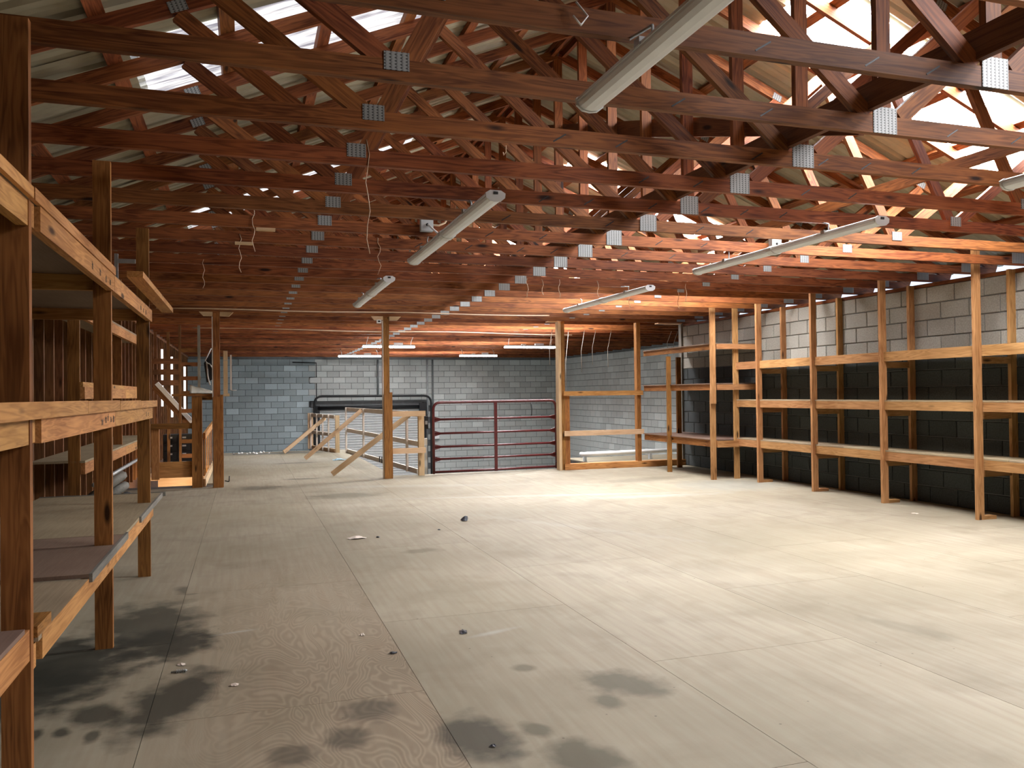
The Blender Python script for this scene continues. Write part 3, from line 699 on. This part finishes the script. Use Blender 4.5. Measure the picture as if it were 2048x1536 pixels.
box(RA, 'end_post', (2.07, 20.12, 0.0), (2.17, 20.20, 0.90), 'pale'); box(RA, 'end_post', (1.55, 21.88, 0), (1.68, 21.96, 0.93), 'pale')
board(RA, 'diagonal_brace', (0.87, 20.28, 0.04), (1.90, 20.9, 0.82), 0.036, 0.088, 'pale')

# ------------------------------------------------------------------ far wall: roller door, pipes, boxes
D = thing('roller_door', (4.1, 27.9, -2.8), 'ribbed pale roller shutter with a dark drum in the far wall', 'door')
vs_, fs = [], []
z = 0.90; i = 0
while z > -2.8:
    vs_ += [(2.36, 27.93, z), (5.86, 27.93, z), (2.36, 27.90, z - 0.02), (5.86, 27.90, z - 0.02), (2.36, 27.90, z - 0.065), (5.86, 27.90, z - 0.065)]
    b0 = 6 * i; fs += [(b0, b0 + 1, b0 + 3, b0 + 2), (b0 + 2, b0 + 3, b0 + 5, b0 + 4)]
    if i: fs.append((b0 - 2, b0 - 1, b0 + 1, b0))
    z -= 0.085; i += 1
pyobj(D, 'slat_curtain', vs_, fs, 'door', (4.1, 27.9, -1))
tube(D, 'drum', [(2.30, 27.80, 0.97), (5.92, 27.80, 0.97)], 0.06, 'black', 12)
box(D, 'side_guide', (2.24, 27.82, -2.8), (2.36, 27.98, 1.05), 'black'); box(D, 'side_guide', (5.86, 27.82, -2.8), (5.96, 27.98, 1.12), 'black')
box(D, 'chain_hoist', (5.70, 27.70, 0.80), (5.95, 27.80, 1.10), 'black')
tag(tube(None, 'pipe_hoop', fillet([(2.18, 27.70, -2.8), (2.18, 27.70, 1.36), (6.10, 27.70, 1.34), (6.10, 27.70, -2.8)], 0.25), 0.036, 'black', 8), 'dark pipe hoop framing the roller shutter', 'pipe')
for x_, zb, lab in ((4.32, 1.39, 'short grey conduit dropping from the ceiling above the roller shutter'), (6.03, 0.70, 'tall grey conduit on the far wall left of the red gate'), (6.22, 0.72, 'darker tall conduit on the far wall beside the grey one')):
    tag(tube(None, 'conduit', [(x_, 27.93, 2.59), (x_, 27.93, zb)], 0.032, 'conduit' if 'darker' in lab or 'short' in lab else 'box_grey', 8), lab, 'conduit')
crack = []
pts = [(1.50, 2.50), (2.27, 2.48), (2.27, 2.0), (2.05, 2.0), (2.05, 1.8), (2.27, 1.8), (2.27, 1.2), (2.07, 1.2), (2.07, 1.0), (2.27, 1.0), (2.27, 0.7)]
tube(wall_far, 'wall_joint', [(a, 27.984, b_) for a, b_ in pts], 0.018, 'black', 5)
eb = thing('electrical_box', (3.02, 13.95, 0.3), 'dark switch box with white cover on the gate post', 'switch box')
box(eb, 'body', (2.93, 13.90, 0.78), (3.01, 14.0, 1.0), 'black'); box(eb, 'white_cover', (2.91, 13.90, 0.50), (2.99, 13.96, 0.62), 'white'); box(eb, 'conduit', (2.93, 13.92, -0.25), (2.99, 13.98, 0.495), 'box_grey'); box(eb, 'dark_knob', (2.95, 13.86, 0.86), (2.99, 13.899, 0.92), 'steel')
tag(box(None, 'outlet_box', (6.20, 27.86, -0.16), (6.42, 27.97, 0.06), 'white'), 'small white outlet on the far wall seen through the gate', 'outlet')
# white pipe lying on the landing behind the partition
wp = thing('white_pipe', (7.4, 15.3, 0), 'long white pipe rail lying behind the stud partition', 'pipe')
tube(wp, 'pipe', [(6.33, 15.05, 0.15), (9.2, 15.35, 0.15)], 0.045, 'white', 8)
for x_ in (6.45, 7.9, 9.0): box(wp, 'support', (x_, 15.12, 0.0), (x_ + 0.05, 15.2, 0.11), 'box_grey')

# ------------------------------------------------------------------ stairwell corner
SR = thing('stair_railing', (-0.9, 13.5, 0), 'orange timber guard rail around the stair opening', 'railing')
box(SR, 'post', (-1.345, 13.36, 0.14), (-1.235, 13.44, 0.96), 'shelf'); box(SR, 'top_rail', (-1.345, 13.32, 0.90), (-0.772, 13.357, 0.985), 'post')
box(SR, 'plank', (-1.234, 13.37, 0.29), (-0.772, 13.405, 0.40), 'shelf'); box(SR, 'plank', (-1.234, 13.37, 0.16), (-0.772, 13.405, 0.288), 'shelf')
box(SR, 'corner_post', (-0.770, 13.30, 0.0), (-0.625, 13.40, 1.39), 'post')
board(SR, 'side_rail', (-0.60, 13.41, 0.775), (-0.60, 17.3, 0.86), 0.036, 0.10, 'shelf'); board(SR, 'kick_board', (-0.60, 13.41, 0.06), (-0.60, 17.3, 0.06), 0.036, 0.12, 'pale')
for i in range(6): box(SR, 'baluster', (-0.598 - 0.038, 13.5 + 0.7 * i, 0.0), (-0.62, 13.54 + 0.7 * i, 0.74 + 0.012 * i), 'shelf')
SH = thing('wall_ledge', (-0.6, 13.4, 1.4), 'small timber ledge on top of the stair corner post', 'ledge')
box(SH, 'board', (-1.05, 13.28, 1.392), (-0.47, 13.52, 1.428), 'post'); box(SH, 'bearer', (-0.62, 13.30, 1.33), (-0.475, 13.38, 1.391), 'post')
fr_v, fr_f = [], []
for i in range(9):
    for j in range(5):
        a, b_ = i / 8, j / 4
        fr_v.append((-0.80 + 0.32 * a, 13.32 + 0.16 * b_, 1.429 + 0.13 * math.sin(math.pi * b_) ** 0.6 * (1 - 0.75 * a) + 0.012 * random.random()))
for i in range(8):
    for j in range(4): fr_f.append((i * 5 + j, i * 5 + j + 1, i * 5 + j + 6, i * 5 + j + 5))
fr_f.append(tuple(range(4, -1, -1)))
fr_f.append(tuple(i * 5 for i in range(9))); fr_f.append(tuple(i * 5 + 4 for i in range(8, -1, -1))); fr_f.append(tuple(40 + j for j in range(5)))
tag(pyobj(None, 'cloth_roll', fr_v, fr_f, 'fabric', (-0.66, 13.4, 1.43), True), 'off-white crumpled roll lying on the ledge by the stair', 'cloth')
hg = thing('hanging_bag', (-0.52, 13.5, 1.75), 'dark bag with a white strap hanging beside the stairwell post', 'bag')
pyobj(hg, 'bag', [(-0.60, 13.46, 1.90), (-0.46, 13.46, 2.12), (-0.46, 13.46, 1.66), (-0.56, 13.46, 1.60), (-0.60, 13.56, 1.90), (-0.46, 13.56, 2.12), (-0.46, 13.56, 1.66), (-0.56, 13.56, 1.60)], [(0, 3, 2, 1), (4, 5, 6, 7), (0, 1, 5, 4), (1, 2, 6, 5), (2, 3, 7, 6), (3, 0, 4, 7)], 'dark_cloth', (-0.5, 13.5, 1.8))
tube(hg, 'strap', [(-0.49, 13.44, 2.13), (-0.58, 13.44, 1.94), (-0.55, 13.44, 1.90), (-0.51, 13.44, 1.88), (-0.475, 13.44, 1.82)], 0.009, 'white', 5)
tube(hg, 'strap', [(-0.56, 13.44, 1.91), (-0.55, 13.43, 1.78), (-0.545, 13.43, 1.70), (-0.53, 13.43, 1.62), (-0.51, 13.43, 1.56)], 0.013, 'white', 5)
WF = thing('window_frame', (-0.28, 13.3, 1.4), 'pale narrow wooden frame nailed to the side of the stairwell post', 'frame')
box(WF, 'board', (-0.312, 13.26, 1.43), (-0.25, 13.30, 1.93), 'pale'); box(WF, 'board', (-0.312, 13.26, 1.935), (-0.25, 13.30, 2.08), 'pale'); box(WF, 'sill', (-0.314, 13.24, 1.385), (-0.225, 13.31, 1.428), 'pale'); box(WF, 'thin_strip', (-0.215, 13.27, 1.48), (-0.19, 13.29, 2.02), 'white_lumber')
tube(WF, 'nail_rod', [(-0.20, 13.28, 1.475), (-0.12, 13.25, 1.475)], 0.006, 'white', 5)
hk = thing('floor_hook', (-0.27, 13.2, 0), 'small black hook at the foot of the stairwell post', 'hook')
tube(hk, 'hook', fillet([(-0.30, 13.20, 0.10), (-0.24, 13.19, 0.08), (-0.235, 13.19, 0.17)], 0.02), 0.008, 'black', 5)
# ladder rack, drawer cabinet and stair behind the guard rail
LR = thing('ladder_rack', (-0.95, 16.0, 0), 'slatted timber rack standing in the stairwell corner', 'rack')
box(LR, 'upright', (-1.115, 15.6, -0.019), (-1.075, 15.64, 2.66), 'stud'); box(LR, 'upright', (-0.80, 15.6, 0.75), (-0.755, 15.64, 2.66), 'trim_grey')
for z in (0.30, 0.56, 0.84, 1.10, 1.42, 1.68, 1.93, 2.18): box(LR, 'rung', (-1.12, 15.64, z), (-0.75, 15.67, z + 0.07), 'stud')
LR2 = thing('slat_screen', (-1.4, 16.5, 0), 'dark horizontal slats against the stairwell wall', 'rack')
for z in (1.60, 1.80, 2.0): box(LR2, 'slat', (-1.62, 16.4, z), (-1.13, 16.43, z + 0.10), 'stud')
for x_ in (-1.60, -1.38): box(LR2, 'upright', (x_, 16.435, -0.019), (x_ + 0.05, 16.47, 2.6), 'stud')
DC = thing('drawer_cabinet', (-1.2, 17.0, -0.1), 'black cabinet of small drawers with pale label holders in the stairwell', 'cabinet')
box(DC, 'body', (-1.50, 17.0, -0.019), (-0.75, 17.4, 0.66), 'drawer')
for r in range(4):
    for c in range(3):
        x0 = -1.49 + 0.247 * c; z0 = 0.03 + 0.158 * r
        dr = box(DC, 'drawer', (x0, 16.985, z0), (x0 + 0.235, 16.999, z0 + 0.145), 'drawer')
        box(dr, 'label_holder', (x0 + 0.085, 16.978, z0 + 0.085), (x0 + 0.155, 16.984, z0 + 0.115), 'label'); box(dr, 'pull', (x0 + 0.07, 16.965, z0 + 0.03), (x0 + 0.165, 16.984, z0 + 0.05), 'black')
ST = thing('staircase', (-1.2, 15.0, -1.2), 'timber stair handrail with a pale top sloping down into the opening', 'stairs')
board(ST, 'stringer', (-1.58, 16.2, 1.58), (-0.98, 16.2, 0.86), 0.04, 0.10, 'stud', up=(0.5, 0, 1)); board(ST, 'pale_top', (-1.53, 16.2, 1.64), (-0.93, 16.2, 0.92), 0.10, 0.075, 'white', up=(0.5, 0, 1))
box(ST, 'landing', (-1.66, 15.5, -0.07), (-0.66, 17.9, -0.02), 'pale'); box(ST, 'landing_face', (-1.45, 15.46, -0.75), (-0.66, 15.495, -0.02), 'pale')
for i in range(5): box(ST, 'tread', (-1.66, 14.2 + 0.25 * i, -1.62 + 0.22 * i), (-0.68, 14.47 + 0.25 * i, -1.58 + 0.22 * i), 'pale')
bl = thing('added_stair_bulb', (-1.0, 14.3, -0.35), 'added warm fill bulb, unseen below the stair opening', 'bulb')
tube(bl, 'socket', [(-1.0, 14.3, -0.36), (-1.0, 14.3, -0.28)], 0.02, 'white', 8); tube(bl, 'globe', [(-1.0, 14.3, -0.44), (-1.0, 14.3, -0.42), (-1.0, 14.3, -0.38), (-1.0, 14.3, -0.361)], 0.028, 'white', 10)
pl = bpy.data.lights.new('added_stair_fill_light', 'POINT'); pl.energy = 45; pl.color = (1.0, 0.72, 0.42); pl.shadow_soft_size = 0.04  # fill lamp added to brighten the stair opening, its bulb out of view
plo = bpy.data.objects.new('added_stair_fill_light', pl); COL.objects.link(plo); plo.location = (-1.0, 14.38, -0.46)
for i, (x_, z0, z1) in enumerate(((-1.60, 1.20, 2.35), (-1.42, 0.98, 2.2), (-1.18, 1.0, 2.0))):
    tag(box(None, 'daylight_gap', (x_, 17.80, z0), (x_ + 0.04, 17.82, z1), 'gap'), ('leftmost', 'middle', 'rightmost')[i] + ' of three white strips upright in the stairwell corner', 'strip', 'white strips in the stairwell')

# ------------------------------------------------------------------ strip lights
def strip_light(x, y0, y1, z, label, group='white strip lights'):
    T = thing('strip_light', (x, (y0 + y1) / 2, z), label, 'strip light', group)
    def extr(name, prof, ya, yb, mat, smooth=False):
        n = len(prof); vv = [(x + a, ya, z + b_) for a, b_ in prof] + [(x + a, yb, z + b_) for a, b_ in prof]
        ff = [(i, (i + 1) % n, n + (i + 1) % n, n + i) for i in range(n)] + [tuple(range(n - 1, -1, -1)), tuple(range(n, 2 * n))]
        return pyobj(T, name, vv, ff, mat, (x, (ya + yb) / 2, z), False)
    SZ = 0.68
    lens = [(-0.052, 0.012), (-0.052, 0.0), (-0.045, -0.02), (-0.028, -0.036), (0.0, -0.042), (0.028, -0.036), (0.045, -0.02), (0.052, 0.0), (0.052, 0.012)]
    house = [(-0.058, 0.013), (-0.055, 0.032), (-0.030, 0.050), (0.030, 0.050), (0.055, 0.032), (0.058, 0.013)]
    ym = (y0 + y1) / 2
    for a, b_ in ((y0 + 0.012, ym - 0.03), (ym + 0.03, y1 - 0.012)):
        extr('diffuser', [(p, q * SZ) for p, q in lens], a, b_, 'lens'); extr('housing', [(p, q * SZ) for p, q in house], a, b_, 'white_metal')
    big = [(-0.064, 0.03), (-0.060, -0.012), (-0.035, -0.042), (0.0, -0.050), (0.035, -0.042), (0.060, -0.012), (0.064, 0.03), (0.035, 0.056), (-0.035, 0.056)]
    big = [(p, q * SZ) for p, q in big]
    extr('coupling', big, ym - 0.035, ym + 0.035, 'white_metal')
    for a in (y0, y1 - 0.014): 
        e = extr('end_cap', [(p * 0.97, q * 0.97) for p, q in big], a, a + 0.014, 'white_metal')
    box(T, 'socket', (x - 0.014, y0 - 0.004, z + 0.012), (x + 0.014, y0 - 0.0005, z + 0.028), 'black')
    for a in (y0 + 0.55, y1 - 0.55):
        tube(T, 'hanger', [(x, a, z + 0.033), (x, a, z + 0.09), (x, ty(a), 2.662)], 0.006, 'steel', 5)
        box(T, 'clip', (x - 0.062, a - 0.02, z + 0.010), (x + 0.062, a + 0.02, z + 0.038), 'steel')
    return T
ZL = 2.545
strip_light(1.345, 0.60, 3.06, ZL, 'white strip light nearest the camera, running out of the top of the frame')
strip_light(1.425, 4.63, 7.10, ZL, 'white strip light in the middle of the ceiling beside a grey junction box')
strip_light(1.40, 8.25, 10.72, ZL, 'small-looking white strip light hanging further back left of centre')
strip_light(4.235, 4.60, 7.05, ZL, 'white strip light on the right half of the ceiling under the plates')
strip_light(4.36, 8.27, 10.80, ZL, 'white strip light further back above the stud partition')
strip_light(4.215, 1.15, 3.60, ZL, 'end of a white strip light poking in at the right edge')
def far_light(x0, x1, y, z, label):
    T = thing('hanging_light', ((x0 + x1) / 2, y, z), label, 'hanging light', 'far hanging strip lights')
    box(T, 'housing', (x0, y - 0.06, z + 0.012), (x1, y + 0.06, z + 0.035), 'box_grey'); box(T, 'diffuser', (x0, y - 0.055, z - 0.025), (x1, y + 0.055, z + 0.011), 'lamp_on')
    L = x1 - x0
    box(T, 'driver_box', (x0 + 0.60 * L, y - 0.03, z + 0.0355), (x0 + 0.77 * L, y + 0.03, z + 0.085), 'white_metal'); box(T, 'junction_cap', (x0 + 0.33 * L, y - 0.03, z + 0.0355), (x0 + 0.41 * L, y + 0.03, z + 0.065), 'white_metal')
    for s in (0.07, 0.93):
        tube(T, 'hook', [(x0 + s * L, y, z + 0.036), (x0 + s * L, y, z + 0.09), (x0 + s * L, ty(y), 2.664)], 0.007, 'white', 5)
far_light(2.49, 3.64, 18.2, 2.46, 'bright hanging tube light behind the free-standing post')
far_light(2.44, 3.59, 22.7, 2.46, 'bright hanging tube light close to the far wall, left of the post')
far_light(5.72, 6.95, 18.0, 2.46, 'bright hanging tube light above the red gate')
far_light(5.73, 6.80, 22.2, 2.46, 'bright hanging tube light close to the far wall above the gate')
# junction boxes with cords
def jbox(x, y, label):
    T = thing('junction_box', (x, y, 2.70), label, 'junction box', 'grey junction boxes')
    box(T, 'body', (x - 0.05, y - 0.055, 2.685), (x + 0.05, y, 2.785), 'box_grey'); tube(T, 'knockout', [(x, y - 0.0605, 2.735), (x, y - 0.0555, 2.735)], 0.012, 'black', 8)
    tube(T, 'cord', [(x + 0.005, y - 0.06, 2.735), (x + 0.05, y - 0.10, 2.68), (x + 0.11, y - 0.14, 2.62), (x + 0.14, y - 0.16, 2.60)] if x < 3 else [(x, y - 0.06, 2.70), (x - 0.1, y - 0.12, 2.63), (x - 0.28, y - 0.2, 2.60)], 0.009, 'white', 5)
    tube(T, 'cable', [(x + 0.05, y - 0.03, 2.74), (x + 0.10, y - 0.045, 2.735), (x + 0.15, y - 0.04, 2.76), (x + 0.17, y - 0.03, 2.80)], 0.008, 'wire', 5)
jbox(1.40, TY0 + TS * 6 - 0.022, 'grey junction box on a beam by the middle strip light')
jbox(4.70, TY0 + TS * 6 - 0.022, 'grey junction box on a beam by the right strip light')

# ------------------------------------------------------------------ wires
def wire(pts, label, r=0.0028, mat='wire', group=None):
    return tag(tube(None, 'hanging_wire', pts, r, mat, 5), label, 'wire', group)
def wig(x, y, z0, z1, amp=0.011, n=9):
    return [(x + amp * math.sin(i * 1.7 + x * 9), ty(y) - 0.0195 - 0.0015 * i, z0 + (z1 - z0) * i / (n - 1)) for i in range(n)]
wire(wig(0.66, TY0 + TS * 3 - 0.03, 2.80, 2.16), 'long loose wire dangling left of the ceiling centre')
wire(wig(0.07, TY0 + TS * 6, 2.80, 2.47), 'loose wire with a dangling tip below the dark left beams')
wire(wig(-0.03, TY0 + TS * 7.4, 2.72, 2.40), 'loose wire hanging left of the others near the left shelves')
wire(wig(-0.37, TY0 + TS * 9, 2.70, 2.42, 0.01), 'short thin wire hanging furthest left')
wire(wig(1.12, TY0 + TS * 6.6, 2.74, 2.42, 0.015), 'wire dropping to the end of the small strip light')
wire([(1.47, 4.56, 2.83), (1.58, 4.9, 2.90), (1.66, 5.2, 2.97), (1.72, 5.4, 3.05)], 'slanting wire crossing the dark webs near the ceiling centre')
wire([(1.1, 2.63, 2.69), (1.13, 2.63, 2.66), (1.16, 2.64, 2.70), (1.12, 2.65, 2.75)], 'small curl of cable on the nearest left web', 0.004, 'white')
for i, (x, y, z1) in enumerate(((3.15, 8.83, 2.50), (3.34, 9.05, 2.53), (3.55, 9.2, 2.50), (4.05, 9.1, 2.52), (4.78, 9.9, 2.48), (5.25, 9.3, 2.50), (5.5, 9.9, 2.47))):
    wire(wig(x, y, 2.72, z1, 0.012, 6), ('first', 'second', 'third', 'fourth', 'fifth', 'sixth', 'seventh')[i] + ' from the left of the short wires hanging over the back right', 0.004, 'wire', 'short wires over the back right')
for i, (x, zb) in enumerate(((5.9, 1.95), (6.05, 1.7), (6.25, 1.3), (6.6, 1.8), (6.85, 1.95), (7.2, 1.9), (8.6, 2.2), (8.75, 2.15))):
    tag(tube(None, 'hanging_string', [(x, ty(15.6), 2.664), (x + 0.01, 15.6, (2.67 + zb) / 2), (x + 0.015, 15.6, zb)], 0.006, 'cord', 4), ('first', 'second', 'third', 'fourth', 'fifth', 'sixth', 'seventh', 'eighth')[i] + ' from the left of the strings hanging behind the partition', 'string', 'strings behind the partition')
tag(tube(None, 'ceiling_cable', [(-1.2 + 0.6 * i, 12.66, 2.655 + 0.008 * math.sin(i * 1.3)) for i in range(11)], 0.009, 'wire', 5), 'cream cable stapled across the beams in front of the posts', 'cable')
tag(tube(None, 'ceiling_cable', [(-0.9 + 0.7 * i, 16.0 + 0.05 * i, 2.645 + 0.012 * math.sin(i * 1.1)) for i in range(12)], 0.011, 'wire', 5), 'cream cable sagging across the far beams behind the posts', 'cable')
for x, y, z, lab in ((0.0, 7.135, 2.6435, 'small pale wood scrap caught under a left beam'), (0.16, 6.5, 2.6435, 'second pale wood scrap under the beams on the left'),):
    tag(box(None, 'wood_scrap', (x - 0.07, y - 0.03, z - 0.005), (x + 0.07, y + 0.03, z + 0.012), 'pale'), lab, 'scrap')

# ------------------------------------------------------------------ litter on the floor
def crumple(name, x, y, sx, sy, h_, mat, label, n=14, cat='litter'):
    vv = []
    for i in range(n):
        a = 2 * math.pi * i / n; r = random.uniform(0.55, 1.0)
        vv.append((x + sx * r * math.cos(a), y + sy * r * math.sin(a), 0.001 + random.uniform(0, h_ * 0.5)))
    for i in range(n // 2):
        a = 4 * math.pi * i / n; vv.append((x + 0.45 * sx * math.cos(a) * random.uniform(0.6, 1.2), y + 0.45 * sy * math.sin(a), h_ * random.uniform(0.4, 1.0)))
    vv.append((x, y, h_))
    ff = []
    m_ = n // 2
    for i in range(n):
        j = (i + 1) % n; ff.append((i, j, n + (i // 2)))
        if i % 2 == 1: ff.append((j, n + ((i // 2 + 1) % m_), n + i // 2))
    for i in range(m_): ff.append((n + i, n + (i + 1) % m_, n + m_))
    ff.append(tuple(range(n - 1, -1, -1)))
    tag(pyobj(None, name, vv, ff, mat, (x, y, 0)), label, cat)
crumple('paper_scrap', 1.0, 7.94, 0.11, 0.07, 0.025, 'paper', 'torn pinkish paper scrap on the middle of the floor')
crumple('plastic_chip', 1.21, 7.92, 0.025, 0.03, 0.012, 'dark_plastic', 'tiny black chip beside the torn paper scrap')
crumple('crumpled_wrapper', 2.26, 8.62, 0.06, 0.06, 0.05, 'dark_plastic', 'crumpled dark blue wrapper in the middle distance of the floor')
crumple('plastic_chip', 1.86, 8.12, 0.02, 0.02, 0.012, 'dark_plastic', 'tiny black speck left of the crumpled dark wrapper')
crumple('black_shard', 1.185, 4.58, 0.03, 0.055, 0.012, 'dark_plastic', 'black shard lying on the foreground floor')
crumple('black_shard', 0.905, 3.065, 0.018, 0.012, 0.01, 'dark_plastic', 'black chip on the big dark stain at the bottom')
crumple('black_shard', 0.735, 4.34, 0.03, 0.018, 0.012, 'dark_plastic', 'thin black sliver beside a floor joint')
crumple('leaf_scrap', 0.625, 4.73, 0.022, 0.025, 0.012, 'paper', 'pale curled leaf near the floor joint')
crumple('paper_scrap', -0.32, 4.53, 0.026, 0.018, 0.012, 'paper', 'cream cylinder-like scrap near the left stain')
crumple('paper_scrap', -0.06, 4.12, 0.03, 0.02, 0.012, 'paper', 'pale flake on the grained plywood')
crumple('blue_wrapper', 1.9, 17.75, 0.16, 0.13, 0.04, 'blue_white', 'blue and white wrapper on the far floor by the railing')
crumple('paper_scrap', 7.0, 7.2, 0.05, 0.05, 0.01, 'paper', 'white scrap near the foot of the right shelf')
sc = thing('wood_screw', (-0.318, 4.41, 0), 'loose steel screw lying on the left foreground floor', 'screw')
tube(sc, 'shank', [(-0.36, 4.41, 0.006), (-0.285, 4.415, 0.006)], 0.004, 'steel', 6)
for i in range(5): box(sc, 'thread', (-0.335 + 0.01 * i, 4.40, 0.001), (-0.331 + 0.01 * i, 4.425, 0.013), 'steel')
rub = random.Random(3)
for i in range(10):
    x = -0.25 + 0.085 * i + rub.uniform(-.03, .03); y = 20.75 + 0.12 * ((i % 3) - 1) + rub.uniform(-0.04, 0.04)
    crumple('rubble_crumb', x, y, 0.05 * rub.uniform(.6, 1.3), 0.05, 0.04 * rub.uniform(.6, 1.4), 'white', 'white crumbs of rubble along the foot of the far wall', 8, 'rubble')
for o in bpy.data.objects:
    if o.name.startswith('rubble_crumb'): o['group'] = 'white rubble crumbs'
